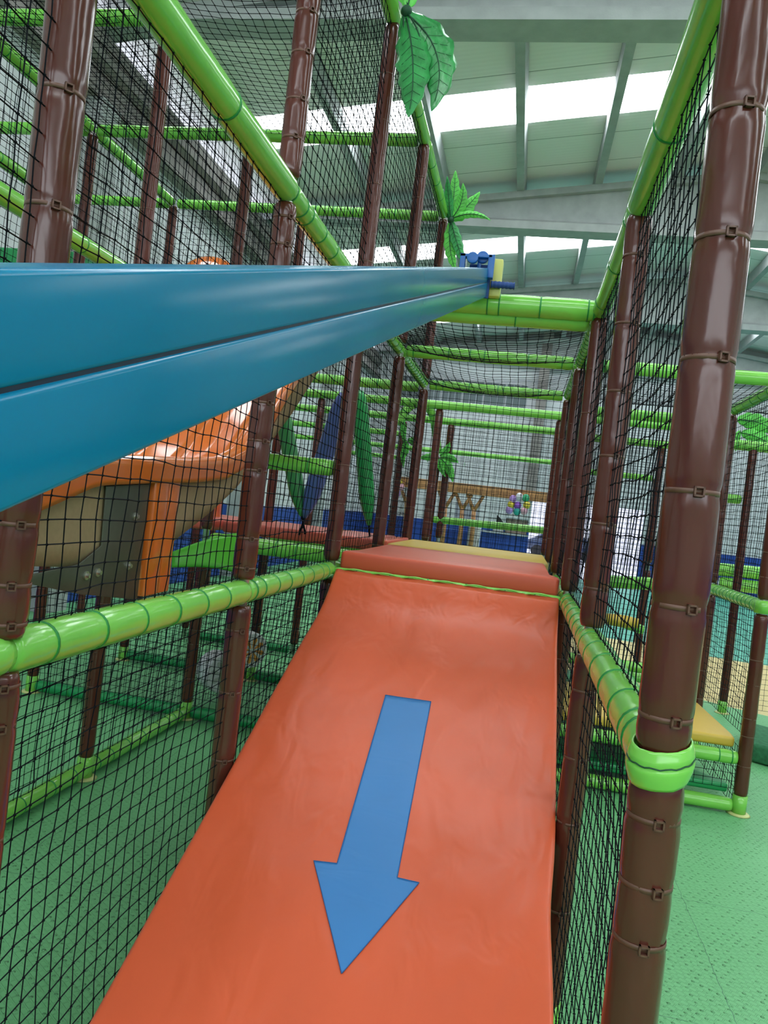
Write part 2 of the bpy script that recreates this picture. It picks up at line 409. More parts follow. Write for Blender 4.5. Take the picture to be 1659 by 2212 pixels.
def post(key, i, z1, breaks, label, pins=None, gap=.05, buckles=False, z0=ZF, group=None, x=None, y=None, r=PR, foot=True):
    x = GX[key] if x is None else x; y = GY[i] if y is None else y
    pn[0] += 1; sd = pn[0]
    t = thing('padded_post', label, 'post', (x,y,z0), group)
    zs = [z0+.12]
    for bz in breaks:
        if z0+.2 < bz < z1-.15: zs += [bz-gap, bz+gap]
    zs.append(z1-.035)
    if pins is None:
        pins = []; z = z0+.30
        while z < z1-.1: pins.append(z+random.uniform(-.04,.04)); z += random.uniform(.15,.24)
    near = y < 3 and x > -2
    for k in range(0, len(zs), 2):
        a, c = zs[k], zs[k+1]
        sleeve_mesh(x, y, a, c, [p for p in pins if a < p < c], r, seg=32 if near else 18, seed=sd, fine=.012 if near else .03).build('sleeve', BROWN, t)
    MB().tube([(x,y,z0+.01),(x,y,z1-.02)], .024, 12).build('steel_pole', STEEL, t)
    for p in pins:
        if any(a < p < c for a, c in zip(zs[0::2], zs[1::2])):
            s = band(x, y, p, r-.0028, .0085 if near else .006).build('strap', STRAP, t)
            if buckles:
                d = Vector((-x, -y, 0)).normalized(); d.rotate(Matrix.Rotation(random.uniform(.2,.7)*(1 if x > 0 else .8), 3, 'Z'))
                sd_ = Vector((-d.y, d.x, 0)); c0 = Vector((x,y,p))+d*(r-.001)
                q = MB(); hw, hh, tt = .0085, .0085, .003
                for (a0,a1,b0,b1) in ((-hw,-hw+tt,-hh,hh),(hw-tt,hw,-hh,hh),(-hw,hw,hh-tt,hh),(-hw,hw,-hh,-hh+tt)):
                    q.prism([c0+sd_*a0+Vector((0,0,b0)), c0+sd_*a1+Vector((0,0,b0)), c0+sd_*a1+Vector((0,0,b1)), c0+sd_*a0+Vector((0,0,b1))], d*.0065)
                q.build('buckle', STRAP, s, smooth=False)
    if foot:
        MB().tube([(x,y,z0+.002),(x,y,z0+.012)], [.075,.062], 24).build('base_plate', CREAM, t)
        band(x, y, z0+.07, r*.2, .115, tk=r*.85).build('foot_collar', GREEN, t)
    return t

def rail(p0, p1, label, r=RR, ties=None, trim=(.05,.05), group=None, seg=20, m=None):
    p0 = Vector(p0); p1 = Vector(p1); d = (p1-p0); Ln = d.length; d.normalize()
    t = thing('padded_rail', label, 'rail', tuple(p0), group)
    a = p0+d*trim[0]; c = p1-d*trim[1]; Lt = (c-a).length
    if ties is None:
        ties = []; s = .08
        while s < Lt-.05: ties.append(s); s += random.uniform(.15,.24)
    n = max(6, int(Lt/.02)); rad = []; pts = []
    for i in range(n+1):
        s = Lt*i/n; e = min(s, Lt-s); rr = r*(1-.12*math.exp(-e/.012))
        for q in ties: rr -= .003*math.exp(-((s-q)/.012)**2)
        rr += noise.noise(Vector((a.x*5+s*9, a.y*3, a.z*4)))*.0015
        pts.append(a+d*s); rad.append(rr)
    mb = MB().tube(pts, rad, seg)
    mb.build('sleeve', m or GREEN, t)
    for q in ties:
        c0 = a+d*q; MB().tube([c0-d*.0036, c0-d*.0034, c0+d*.0034, c0+d*.0036], [r-.004, r+.0006, r+.0006, r-.004], seg).build('cable_tie', TIE, t)
    return t

def net(fn, lu, lv, label, cell=.056, r=.0020, amp=.003, knot=True, group=None, mat_=NET, cat='net'):
    """fn(u,v) -> point; knotted square mesh of cord, every cord real geometry"""
    nu = max(2, round(lu/(cell*1.05))); nv = max(2, round(lv/(cell*.94))); mb = MB(); P = []
    sd = random.uniform(0, 99)
    for j in range(nv+1):
        row = []
        for i in range(nu+1):
            p = Vector(fn(i/nu, j/nv)); e = min(i, nu-i, j, nv-j, 2)/2
            row.append(p+Vector((noise.noise(p*6+Vector((sd,0,0))), noise.noise(p*6+Vector((0,sd,0))), noise.noise(p*6+Vector((0,0,sd)))))*(amp*2.2*e)+Vector((random.uniform(-1,1),random.uniform(-1,1),random.uniform(-1,1)))*amp*.6)
        P.append(row)
    def cord(pts):
        mb.tube(pts, r, 3, cap=False)
    for j in range(nv+1): cord(P[j])
    for i in range(nu+1): cord([P[j][i] for j in range(nv+1)])
    if knot:
        for j in range(1, nv):
            for i in range(1, nu): mb.octa(P[j][i], r*2.5)
    o = mb.build('safety_net', mat_, smooth=False)
    return tag(o, label, cat, group)
def netX(X, y0, y1, z0, z1, label, bulge=.02, **k):
    return net(lambda u, v: (X+bulge*math.sin(math.pi*u)*math.sin(math.pi*v), y0+(y1-y0)*u, z0+(z1-z0)*v), abs(y1-y0), abs(z1-z0), label, **k)
def netY(Y, x0, x1, z0, z1, label, bulge=.02, **k):
    return net(lambda u, v: (x0+(x1-x0)*u, Y+bulge*math.sin(math.pi*u)*math.sin(math.pi*v), z0+(z1-z0)*v), abs(x1-x0), abs(z1-z0), label, **k)
def netZ(Z, x0, x1, y0, y1, label, sag=.05, **k):
    return net(lambda u, v: (x0+(x1-x0)*u, y0+(y1-y0)*v, Z-sag*4*u*(1-u)*(1-(2*v-1)**4)), abs(x1-x0), abs(y1-y0), label, **k)

# ---- posts
post('R',0,ZT,[ZL],'nearest brown padded post, large on the right, with a green wrapped collar',pins=[.716,.505,.302,.08,-.113,-.30,-.47,-.582,-.677,-.85,-1.1,-1.35],buckles=True,r=.0455,gap=.02)
post('R',1,ZT,[ZL],'second brown padded post right of the arrow slide, its top under the high rail bend',pins=[.93,.70,.47,.25,.02,-.2,-.55,-.78,-1.0,-1.3],buckles=True)
post('R',2,ZT,[ZL],'third brown padded post on the right, beside the top of the arrow slide')
post('R',3,ZT,[ZL],'fourth brown padded post on the right, beside the orange platform')
post('R',4,ZT,[ZL],'fifth and last brown padded post on the right, at the yellow deck corner')
post('L',0,ZT,[ZL],'nearest brown padded post at the left edge, with buckled straps',pins=[.94,.725,.50,.28,.08,-.12,-.24,-.318,-.44,-.52,-.75,-1.0],buckles=True,r=.046,gap=.035)
post('L',1,3.3,[ZL,ZT],'second brown padded post on the left, crossed by the big sloping green rail',pins=[1.75,1.60,1.43,1.29,1.0,.90,.32,.18,.07,-.18,-.29,-.52,-.75,-1.0],buckles=True)
post('L',2,ZU,[ZL,ZT],'third brown padded post on the left, topped by large hanging palm leaves')
post('L',3,ZU,[ZL,ZT],'fourth brown padded post on the left, beside the orange and yellow deck joint')
post('L',4,ZU,[ZL,ZT],'fifth brown padded post on the left, with the small palm tuft on top')
post('B',2,ZU,[ZL,ZT],'dark padded post standing on the floor rail behind the big left rail')
post('B',3,ZU,[ZL,ZT],'dark padded post left of the orange dome, second row back, fourth from camera')
post('B',4,ZU,[ZL,ZT],'slim brown post right of the orange dome in the second left row')
post('A',3,ZU,[ZL,ZT],'brown post in the third left row under the upper green rail corner')
post('A',4,ZU,[ZL,ZT],'thin brown post in the third left row, farther from the camera')
post('Z',4,ZU,[ZL,ZT],'farthest left thin brown post seen behind the nearest left post')
post('C',3,ZT,[ZL],'brown post on the right edge with green foot collar on the mint floor')
post('C',4,ZT,[ZL],'brown post behind the right net, holding the far end of the short handrail')
p = onZ(1560,1530,-1.7)
post('C',4,1.05,[],'dark brown post behind the right net, ending under a thick green crossbar',x=p.x,y=p.y)
p = onZ(1372,1455,-1.7)
post('C',4,1.2,[ZL],'thin dark brown post seen between the second and nearest right posts',x=p.x,y=p.y)
for k, (key, i) in enumerate((('B',5),('L',5),('L',6),('A',5),('B',6),('R',5))):
    post(key,i,ZT,[ZL],'slender brown post in the background, %s behind the nets' % ['left of the blue hanging roller','just right of the third left post','left of the bar posts','at far left under the deck','farther back beside the rollers','behind the last right post'][k], group='background posts of the play frame', foot=False)
# post with the diagonal green pipe beyond the end net
p = onY(945,985,9.5)
post('L',6,p.z+.02,[],'thin brown post beyond the end net with green pipe rising from its top',x=p.x,y=9.5)
bp_ = thing('bent_pipe','arched bright green pipe ending on the thin post beyond the end net','pipe',tuple(onY(946,978,9.5)))
q_ = [onY(a,b_,c_) for a,b_,c_ in ((858,915,8.9),(878,885,8.95),(900,872,9.0),(922,878,9.1),(935,898,9.25),(941,930,9.4),(946,978,9.5))]
sp = []
for i in range(len(q_)-1):
    a0 = q_[max(i-1,0)]; a1 = q_[i]; a2 = q_[i+1]; a3 = q_[min(i+2,len(q_)-1)]
    for k in range(5):
        t_ = k/5; sp.append(.5*((2*a1)+(a2-a0)*t_+(2*a0-5*a1+4*a2-a3)*t_*t_+(3*a1-a0-3*a2+a3)*t_**3))
sp.append(q_[-1]); MB().tube(sp, .05, 14).build('sleeve', GREEN, bp_)
for k in range(4, len(sp)-1, 5):
    d_ = (sp[k+1]-sp[k-1]).normalized(); MB().tube([sp[k]-d_*.006, sp[k]+d_*.006], .052, 14).build('cable_tie', TIE, bp_)

# ---- rails along the slide (Y direction)
def yr(key, i, j, z, label, **k):
    return rail((GX[key],GY[i] if i >= 0 else GY[0]-1.3,z),(GX[key],GY[j],z),label,**k)
yr('L',-1,0,ZL,'lime green handrail at the left edge in front of the nearest left post',ties=[.3,.7,1.05,1.18],trim=(0,-.0))
yr('L',0,1,ZL,'lime green handrail on the left between the nearest and second left posts',ties=[.13,.33,.53,.73,.93,1.12],trim=(.0,.0),r=.047)
yr('L',1,2,ZL,'lime green handrail on the left between second left post and slide top',ties=[.06,.16,.33,.5,.68,.86,1.04,1.16],trim=(.0,.03))
yr('L',2,3,ZL,'green rail under the orange platform on its left side')
yr('R',0,1,ZL,'light green handrail on the right from the nearest post to the second',ties=[.1,.16,.33,.55,.78,1.0,1.2],trim=(.03,.0),r=.048)
yr('R',1,2,ZL,'light green handrail on the right from the second post to the platform',trim=(.0,.05))
yr('R',2,3,ZL,'green rail under the right edge of the orange platform')
wr = thing('rail_wrap','lime vinyl wrap binding the right handrail around the nearest post','rail wrap',(GX['R'],GY[0],ZL-.03))
w_ = MB()
for i in range(13):
    f = i/12; z = ZL+.038-.064*f
    rr = .0463+.0078*math.sin(math.pi*f)-(.0035 if abs(f-.42) < .05 else 0)
    for k in range(32):
        an = 2*math.pi*k/32; ax = math.cos(an)*rr*1.0; ay = math.sin(an)*rr
        w_.v.append((GX['R']+ax, GY[0]+ay, z+.012*math.sin(an+.8)+noise.noise(Vector((ax*60,ay*60,f*3)))*.002))
for i in range(12):
    for k in range(32):
        k2 = (k+1) % 32; w_.f.append((i*32+k, i*32+32+k, i*32+32+k2, i*32+k2))
w_.build('band', GREEN, wr, solid=.003)
sm = MB().tube([(GX['R']+.0538*math.cos(2*math.pi*k/40), GY[0]+.0538*math.sin(2*math.pi*k/40), ZL+.012+.012*math.sin(2*math.pi*k/40+.8)+.0012*math.sin(k*1.9)) for k in range(41)], .0013, 6)
sm.build('seam', VEIN, wr)
yr('L',0,1,ZT,'big glossy lime rail crossing the top left, nearest stretch',ties=[.52,.56,1.24],trim=(-.5,.0),r=.050)
yr('L',1,2,ZT,'lime rail from the second left post down to the blue beam',ties=[.0,.14,.22,.42,.62,.86,1.1],trim=(.0,.0))
yr('L',2,3,ZT,'lime rail between third and fourth left posts above the hanging net',ties=[.1,.25,.4,.55,.7,.85,1.0,1.15])
yr('L',3,4,ZT,'wrinkled lime rail between the fourth and fifth left posts',ties=[.05+.1*i for i in range(12)])
yr('R',0,1,ZT,'high lime rail at the top right, nearest stretch beside the net',ties=[1.2],trim=(-.4,.0),r=.050)
yr('R',1,2,ZT,'high lime rail on the right between the second and third posts',ties=[.12,.6,1.15],trim=(0,0))
yr('R',2,3,ZT,'high lime rail on the right between third and fourth posts',ties=[.1*i+.05 for i in range(12)])
yr('R',3,4,ZT,'high lime rail on the right between the fourth and last posts')
yr('L',2,3,ZU,'upper green rail between the two palm topped posts, nearer stretch',ties=[.55,.7,1.2],trim=(-.25,0))
yr('L',3,4,ZU,'upper green rail ending at the small palm tuft',ties=[.3,.6,.9])
yr('B',1,3,ZT,'lime rail running down to the right behind the nearest left post',ties=[.3,.7,1.1,1.5,1.9,2.3])
yr('B',2,3,ZU,'yellowish green upper rail hidden behind the big lime rail, nearer part')
yr('B',3,4,ZU,'yellowish green upper rail hidden behind the big lime rail, farther part')
yr('A',2,3,ZU,'upper green rail at far left dropping to the rail corner')
yr('A',3,4,ZU,'upper green rail from the left corner joint to the next one')
p0 = onX(-120,275,-3.557); rail((-3.557,2.8,1.93),(-3.557,4.9,1.93),'thin green rail at the far left edge behind the nearest post')
yr('B',1,2,ZB,'green floor rail on the left, nearest stretch',ties=[.25,.5,.75,1.0,1.2],trim=(0,0))
yr('B',2,3,ZB,'green floor rail on the left beyond the dark post',ties=[.1,.25,.45,.65,.85,1.0,1.1,1.2],trim=(0,.03))
yr('C',3,4,ZT,'high green rail at the right edge sloping down to the outer post',ties=[.1,.3,.5,.7,.9,1.1,1.2])
yr('C',3,4,ZL,'short green handrail on the far right between the two outer posts',ties=[.1*i+.1 for i in range(11)])
band(GX['C'],GY[3],ZL,.012,.085,tk=.040).build('rail_wrap', GREEN, None)
tag(bpy.data.objects['rail_wrap.001'] if 'rail_wrap.001' in bpy.data.objects else bpy.data.objects['rail_wrap'],'small green wrap around the right edge post at handrail height','rail wrap')

# ---- cross rails (X direction)
def xr_(Y, k0, k1, z, label, dy=0, **k):
    x0 = GX[k0] if isinstance(k0, str) else k0; x1 = GX[k1] if isinstance(k1, str) else k1
    return rail((x0,Y+dy,z),(x1,Y+dy,z),label,**k)
xr_(GY[2],'L','R',ZT,'thick padded green crossbar just beyond the blue beam end',ties=[.66,.72,.93,1.17,1.2],r=.056,trim=(.02,.02))
xr_(GY[2],'L','R',ZT-.045,'lower yellow green crossbar right behind the thick one',dy=.055,ties=[.78],r=.05)
xr_(GY[3],'L','R',ZT,'second green crossbar over the corridor, net laced along it',ties=[.05,.3,.45,.55,.85,1.08])
xr_(GY[4],'L','R',ZT,'third green crossbar at the far end of the corridor',ties=[.06,.12,.35,.6,.65,.95,1.08])
xr_(GY[2]-.055,'L','R',ZL-.003,'laced green rail between the arrow slide and the orange platform',ties=[.12,.3,.5,.7,.9,1.05],r=.026,trim=(.04,.04))
lc = MB(); pts = []
for i in range(121):
    f = i/120; x_ = -.90+1.11*f
    pts.append((x_, GY[2]-.092-.004*math.sin(f*math.pi*14), ZL+.010+.014*abs(math.sin(f*math.pi*7))))
lc.tube(pts, .0045, 8)
tag(lc.build('lacing_cord', GREEN), 'scalloped light green lacing cord between slide top and orange platform', 'cord')
xr_(GY[2],'A','B',ZU,'upper green crossbar at the top left edge of the photo')
xr_(GY[3],'Z','A',ZU,'upper green crossbar at far left edge, fourth row')
xr_(GY[3],'A','B',ZU,'upper green crossbar in the fourth row, left part')
xr_(GY[3],'B','L',ZU,'upper green crossbar in front of the bright skylight')
xr_(GY[4],'Z','A',ZU,'farther upper green crossbar at far left edge')
xr_(GY[4],'A','B',ZU,'farther upper green crossbar left of the orange dome post')
xr_(GY[4],'B','L',ZU,'farther upper green crossbar ending near the small palm')
xr_(GY[4],'B','L',ZT-.03,'dark green crossbar behind the third and fourth left posts')
xr_(GY[2],'B','L',.165,'short green barrier rail behind the left net below the beam')
for i, key0, key1, w__ in ((3,'A','B','nearer'),(4,'A','B','farther'),(5,'A','B','farthest')):
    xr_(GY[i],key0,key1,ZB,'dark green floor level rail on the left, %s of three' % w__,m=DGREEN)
for i in (3,4,5):
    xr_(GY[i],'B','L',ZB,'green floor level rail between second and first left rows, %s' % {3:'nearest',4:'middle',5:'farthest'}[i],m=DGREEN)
xr_(GY[3],'B','L',ZL-.03,'green deck edge rail under the red mats, nearer side',r=.06)
xr_(GY[4],'B','L',ZL-.06,'green deck edge rail under the red mats, farther side')
xr_(GY[5],'A','B',ZL,'green rail behind the orange moulded slide at deck height')
xr_(GY[3],'R','C',ZT,'long high green crossbar running right behind the nearest post',ties=[.1,.3,1.2])
xr_(GY[3],'C','D',ZT,'high green crossbar reaching the right edge of the photo',ties=[.6])
xr_(GY[4],'R','C',1.0,'green crossbar with rounded end meeting the outer right post')
xr_(GY[4],'R','C',-1.12,'low green rail stub beside the yellow step pad')
xr_(GY[3],'R','C',-1.385,'green rail under the front edge of the yellow step pad',ties=[.45,.85,.9,1.12,1.2])
xr_(GY[3],'R','C',ZB,'green floor rail in front of the dark green step pad',ties=[.85])
p = onZ(1560,1530,-1.7); rail((p.x-.5,p.y,1.04),(p.x+1.6,p.y,1.04),'thick green crossbar on the dark brown post at far right',r=.055)
rail((p.x-.6,p.y+.06,.48),(p.x+.0,p.y+.06,.48),'short green rail seen low between the outer right posts',r=.05)
# rails of the frame beyond the end net
far = [(8.10,'uppermost green crossbar beyond the end net'),(9.5,'thick green crossbar beyond the end net, second from top'),(11.7,'third green crossbar beyond the end net'),(14.3,'fourth thin green crossbar beyond the end net'),(17.4,'thinnest and farthest green crossbar beyond the nets')]
ends = {8.10:.50, 9.5:.55, 11.7:-1.95, 14.3:.75, 17.4:-2.9}
for k, (Y, lb) in enumerate(far):
    x0 = -4.83
    rail((x0,Y,ZT+.01),(ends[Y],Y,ZT+.01),lb,ties=[.3+.28*i for i in range(12)],seg=12)
    post('C',4,ZT+.05,[],'slender distant post at the left end of a far crossbar',x=x0,y=Y,group='distant posts at left ends of the far crossbars',foot=False)
    post('C',4,ZT+.05,[],'slender distant post at the right end of a far crossbar',x=ends[Y],y=Y,group='distant posts at right ends of the far crossbars',foot=False)
p0 = onY(928,1121,9.5); p1 = onY(1190,1147,9.5); rail(p0,p1,'low green guard rail in front of the blue bar counter',ties=[.3*i+.1 for i in range(5)],seg=12)
# right hand background rails
for (y_, z_, lb) in ((8.0,1.1,'green crossbar behind the right net, upper'),(9.5,1.08,'green crossbar behind the right net, lower'),(12.0,.85,'thin green crossbar behind the right net, lowest of three')):
    rail((.45,y_,z_),(1.9,y_,z_),lb,ties=[.2,.5,.9,1.2],seg=12)
    post('C',4,z_+.04,[],'distant post holding a crossbar behind the right net',x=1.9,y=y_,group='distant posts behind the right net',foot=False)
for (a, c, r_, lb) in (((1300,1255),(1420,1262),.07,'green rail at deck height seen through the right net'),((1300,1330),(1400,1365),.05,'green rail below the yellow roller behind the right net'),((1290,1440),(1400,1470),.05,'green floor rail seen through the right net')):
    rail(onY(*a,8.6),onY(*c,8.6),lb,r=r_,ties=[.1,.3],seg=12)
for (a, c, lb) in (((1535,1228),(1660,1240),'bright green padded edge behind the outer right posts, upper'),((1545,1258),(1660,1272),'bright green padded edge behind the outer right posts, lower')):
    rail(onY(*a,10.6),onY(*c,10.6),lb,r=.085,ties=[.2,.5],seg=14)
p0 = onY(1300,1335,8.4); p1 = onY(1380,1347,8.4)
tag(MB().tube([p0,p0+(p1-p0)*.33,p0+(p1-p0)*.66,p1],[.05,.065,.065,.05],18).build('foam_roller', YELLOW),'small yellow foam roller seen through the right net','roller')

# ---- nets
NY = ['in front of the nearest left post','between the nearest and second posts','between the second and third posts','between the third and fourth posts','between the fourth and fifth posts']
def bay(i): return (GY[i-1] if i > 0 else GY[0]-1.3, GY[i])
for i in range(0, 5):
    a, c = bay(i)
    netX(GX['L'],a,c,ZL,ZT,'black side net on the left above the handrail, '+NY[i],r=.0018 if i < 2 else .0020)
for i in range(1, 5):
    a, c = bay(i)
    netX(GX['L'],a,c,ZF+.05,ZL,'black net on the left below the handrail, '+NY[i],r=.0018 if i < 2 else .0020,bulge=-.03)
    netX(GX['R'],a,c,ZL,ZT,'black side net on the right above the handrail, '+NY[i],r=.0018 if i < 2 else .0020)
    netX(GX['R'],a,c,ZF+.05,ZL,'black side net on the right below the handrail, '+NY[i],r=.0018 if i < 2 else .0020,bulge=.03)
for i in (2,3,4):
    a, c = bay(i)
    netX(GX['L'],a,c,ZT,ZU,'black upper net on the left, '+NY[i])
    netX(GX['B'],a,c,ZT,ZU,'fine black net of the second left row, upper level, '+NY[i])
    netX(GX['B'],a,c,ZF+.05,ZL,'fine black net of the second left row, floor level, '+NY[i])
for i in (3,4):
    a, c = bay(i)
    netX(GX['A'],a,c,ZT,ZU,'fine black net of the third left row, upper level, '+NY[i],mat_=NETB)
    netX(GX['A'],a,c,ZL,ZT,'fine black net of the third left row, middle level, '+NY[i],mat_=NETB)
netY(GY[4],GX['L'],GX['R'],ZL+.1,ZT,'black knotted net closing the far end of the corridor')
netY(GY[5]+.05,GX['L'],GX['C'],ZL,ZT,'second black net just beyond the corridor end net',mat_=NETB)
netY(GY[4],GX['A'],GX['B'],ZT,ZU,'black cross net in the upper left behind the orange dome')
netY(GY[4],GX['B'],GX['L'],ZT,ZU,'black cross net in the upper level in front of the skylight')
netY(GY[4],GX['B'],GX['L'],ZL,ZT,'black net behind the hanging rollers and red mats')
netY(GY[5],GX['B'],GX['L'],ZL,ZT,'farther black net behind the red mats',mat_=NETB)
netY(GY[4],GX['A'],GX['L'],ZF+.05,ZL,'dark net across the lower left behind the floor rails')
netY(GY[5],GX['A'],GX['L'],ZF+.05,ZL,'farther dark net across the lower left background',mat_=NETB)
netY(GY[6]-.1,GX['L'],GX['C'],ZL,ZT,'third black net well beyond the corridor end net',mat_=NETB)
netY(GY[3],GX['B'],GX['L'],ZF+.05,ZL-.08,'dark net under the red mats between the two left rows',mat_=NETB)
netY(GY[3],GX['A'],GX['B'],ZF+.05,ZL,'dark cross net at floor level behind the dark left posts',mat_=NETB)
netZ(ZT,GX['L'],GX['R'],GY[2],GY[3],'sagging roof net over the orange platform',sag=.10)
netZ(ZT,GX['L'],GX['R'],GY[3],GY[4],'sagging roof net over the yellow deck',sag=.10)
netZ(ZT,GX['R'],GX['C'],GY[3],GY[4],'roof net behind the right side net',sag=.06)
netZ(ZT,GX['C'],GX['D'],GY[3],GY[4],'roof net at the right edge above the outer posts',sag=.06)
netZ(ZU,GX['B'],GX['L'],GY[0],GY[1],'high roof net at the top left, nearest part',sag=.05)
netZ(ZU,GX['B'],GX['L'],GY[1],GY[3],'high roof net over the second level on the left',sag=.06)
netZ(ZU,GX['A'],GX['B'],GY[1],GY[3],'high roof net at the far top left corner',sag=.06)
netX(GX['C'],GY[3],GY[4],ZL,ZT,'black net between the two outer right posts above the handrail')
netX(GX['C'],GY[3],GY[4],-1.25,ZL,'black net between the two outer right posts above the yellow pad',mat_=NETB)
netX(GX['C']-.02,GY[3],GY[4],ZF+.03,-1.33,'small black net beside the dark green step pad')
netY(GY[3]+.03,GX['R'],GX['C'],-1.60,-1.40,'small black net hanging under the yellow step pad')
netY(GY[5]+.3,GX['R']+.3,GX['D'],ZF+.1,ZT,'dark net in the right background behind the outer posts',mat_=NETB)

# ---- arrow slide
S0 = Vector((0,4.00,-.405)); SLOPE = .447; YE = .55
def slz(y):
    z = -.385-SLOPE*(4.05-y)
    d = 4.0-y
    z += .072*math.exp(-(d/.15)**2)-.016*math.exp(-((d-.34)/.22)**2)
    return z
SX0, SX1 = -.928, .232
sl = thing('padded_slide','long orange padded slide with a big blue arrow pointing down','slide',(-.35,2.3,-1.3))
mb = MB(); nu, nv = 44, 120; nrm = Vector((0,-SLOPE,1)).normalized()
def sx_edge(v, side):
    if side > 0: return SX1+.012*math.exp(-((v-.47)/.05)**2)*-1
    return SX0
def slf(u, v):
    y = 3.955+(YE-3.955)*v
    x = sx_edge(v,-1)+(sx_edge(v,1)-sx_edge(v,-1))*u
    e = min(u, 1-u)*(SX1-SX0); z = slz(y)
    ed = max(0, 1-e/.014); z -= .014*(1-math.sqrt(max(0,1-ed*ed)))
    z += .004*noise.noise(Vector((x*3, y*2.2, 0)))+.0016*noise.noise(Vector((x*9, y*6, 3)))
    if y > 3.7: z += .014*noise.noise(Vector((x*9, y*2, 7)))*((y-3.7)/.3)*max(0,1-(x-SX0)/.45)
    return Vector((x,y,z))
def nonuni(i, n):       # finer columns at the long edges
    u = i/n; return .5-.5*math.cos(math.pi*u)
base = 0
for j in range(nv+1):
    for i in range(nu+1): mb.v.append(tuple(slf(nonuni(i,nu), j/nv)))
for j in range(nv):
    for i in range(nu):
        q = j*(nu+1)+i; mb.f.append((q, q+nu+1, q+nu+2, q+1))
nt_ = len(mb.v)
TH = .07
for j in range(nv+1):
    for i in (0, nu):
        v = Vector(mb.v[j*(nu+1)+i]); mb.v.append((v.x, v.y, v.z-TH))
for j in range(nv):
    q = j*(nu+1); a = nt_+2*j
    mb.f.append((q, a, a+2, q+nu+1)); q += nu
    mb.f.append((q, q+nu+1, a+3, a+1))
    mb.f.append((a, a+1, a+3, a+2))
mb.f.append(tuple([i for i in range(nu+1)]+[nt_+1, nt_]))
q = nv*(nu+1); mb.f.append(tuple([q+i for i in range(nu, -1, -1)]+[nt_+2*nv, nt_+2*nv+1]))
mb.build('pad', ORANGE, sl)
# arrow: cut as a sheet of vinyl following the slide surface
def on_slide(px, py):
    k = ray(px, py); s = 2.5
    for _ in range(40):
        P_ = k*s; err = P_.z-slz(P_.y); s += err/(SLOPE*k.y-k.z)*-1 if False else (err)/(-(k.z)+SLOPE*k.y)
    return k*s
AR = [(833,1502),(931,1517),(858,1897),(905,1908),(738,2104),(678,1861),(728,1867)]
ap = [on_slide(*a) for a in AR]
def arrow_mesh(pts, lift, name, m, parent, inset=0):
    import bmesh
    bm = bmesh.new(); c = sum(pts, Vector())/len(pts)
    vs = [bm.verts.new(p) for p in pts]; bm.faces.new(vs); bmesh.ops.triangulate(bm, faces=bm.faces[:])
    for _ in range(5): bmesh.ops.subdivide_edges(bm, edges=bm.edges[:], cuts=1, use_grid_fill=True)
    for v in bm.verts:
        x, y = v.co.x, v.co.y
        z = slz(y)+.004*noise.noise(Vector((x*3, y*2.2, 0)))+.0016*noise.noise(Vector((x*9, y*6, 3)))
        v.co = Vector((x,y,z))+nrm*lift
    me = bpy.data.meshes.new(name); bm.normal_update()
    if sum(f.normal.z for f in bm.faces) < 0: bmesh.ops.reverse_faces(bm, faces=bm.faces[:])
    for f in bm.faces: f.smooth = True
    bm.to_mesh(me); bm.free(); me.materials.append(m)
    off = Vector(parent.location); me.transform(Matrix.Translation(-off))
    o = bpy.data.objects.new(name, me); COL.objects.link(o); o.parent = parent
    md = o.modifiers.new('solid','SOLIDIFY'); md.thickness = .0012; md.offset = 1
    return o
arrow_mesh(ap, .0022, 'arrow', ARROW, sl)
st = MB()
for i in range(len(ap)):
    a, c = ap[i], ap[(i+1) % len(ap)]; n = 24; pts = []
    for k in range(n+1):
        p = a+(c-a)*(k/n); z = slz(p.y)+.004*noise.noise(Vector((p.x*3,p.y*2.2,0)))+.0016*noise.noise(Vector((p.x*9,p.y*6,3)))
        pts.append(Vector((p.x,p.y,z))+nrm*.0034)
    st.tube(pts, .0016, 5)
st.build('arrow_stitching', ARROWE, sl)

# ---- platform decks
def deck(name, label, poly, ztop, th, m, cat='platform', bev=.02):
    t = MB().prism([(x,y,ztop-th) for x, y in poly], (0,0,th)).build(name, m, smooth=True, bevel=bev)
    return tag(t, label, cat)
nx = .055
deck('padded_platform','orange padded platform above the top of the arrow slide',
     [(-.925,4.035),(.222,4.035),(.232,4.10),(.19,4.28),(.19,5.34),(-.90,5.34),(-.90,4.28),(-.935,4.10)],-.272,.10,ORANGE2)
deck('padded_platform','yellow padded deck behind the orange platform',
     [(-.90,5.35),(.19,5.35),(.22,5.5),(.22,6.70),(-.93,6.70),(-.93,5.5)],-.272,.10,YELLOW)
deck('padded_platform','red padded mat left of the yellow deck behind the left net',
     [(-1.06,5.62),(-1.06,6.72),(-2.25,6.72),(-2.25,5.62)],-.262,.09,REDV)
deck('padded_platform','red orange padded strip joining the deck behind the fourth left post',
     [(-.95,5.62),(-.95,6.70),(-1.045,6.70),(-1.045,5.62)],-.265,.09,ORANGE2,bev=.01)
deck('padded_platform','farther red padded mat behind the orange moulded slide',
     [(-2.32,5.62),(-2.32,6.72),(-3.5,6.72),(-3.5,5.62)],-.262,.09,REDV)
deck('step_pad','yellow padded step in the right hand stair corner',
     [(.33,5.44),(1.55,5.44),(1.56,5.55),(1.53,6.42),(1.45,6.48),(.9,6.5),(.33,6.5)],-1.265,.07,YELLOW,'step',.02)
deck('step_pad','dark green triangular padded step near the mint floor',
     [(.33,5.44),(1.54,5.44),(1.54,5.50),(.80,6.25),(.33,6.6)],-1.575,.06,DGREEN,'step',.015)
deck('step_pad','teal green padded step seen through the lower right net',
     [(.33,6.9),(1.2,6.9),(1.2,7.9),(.33,7.9)],-1.42,.22,DGREEN,'step',.02)
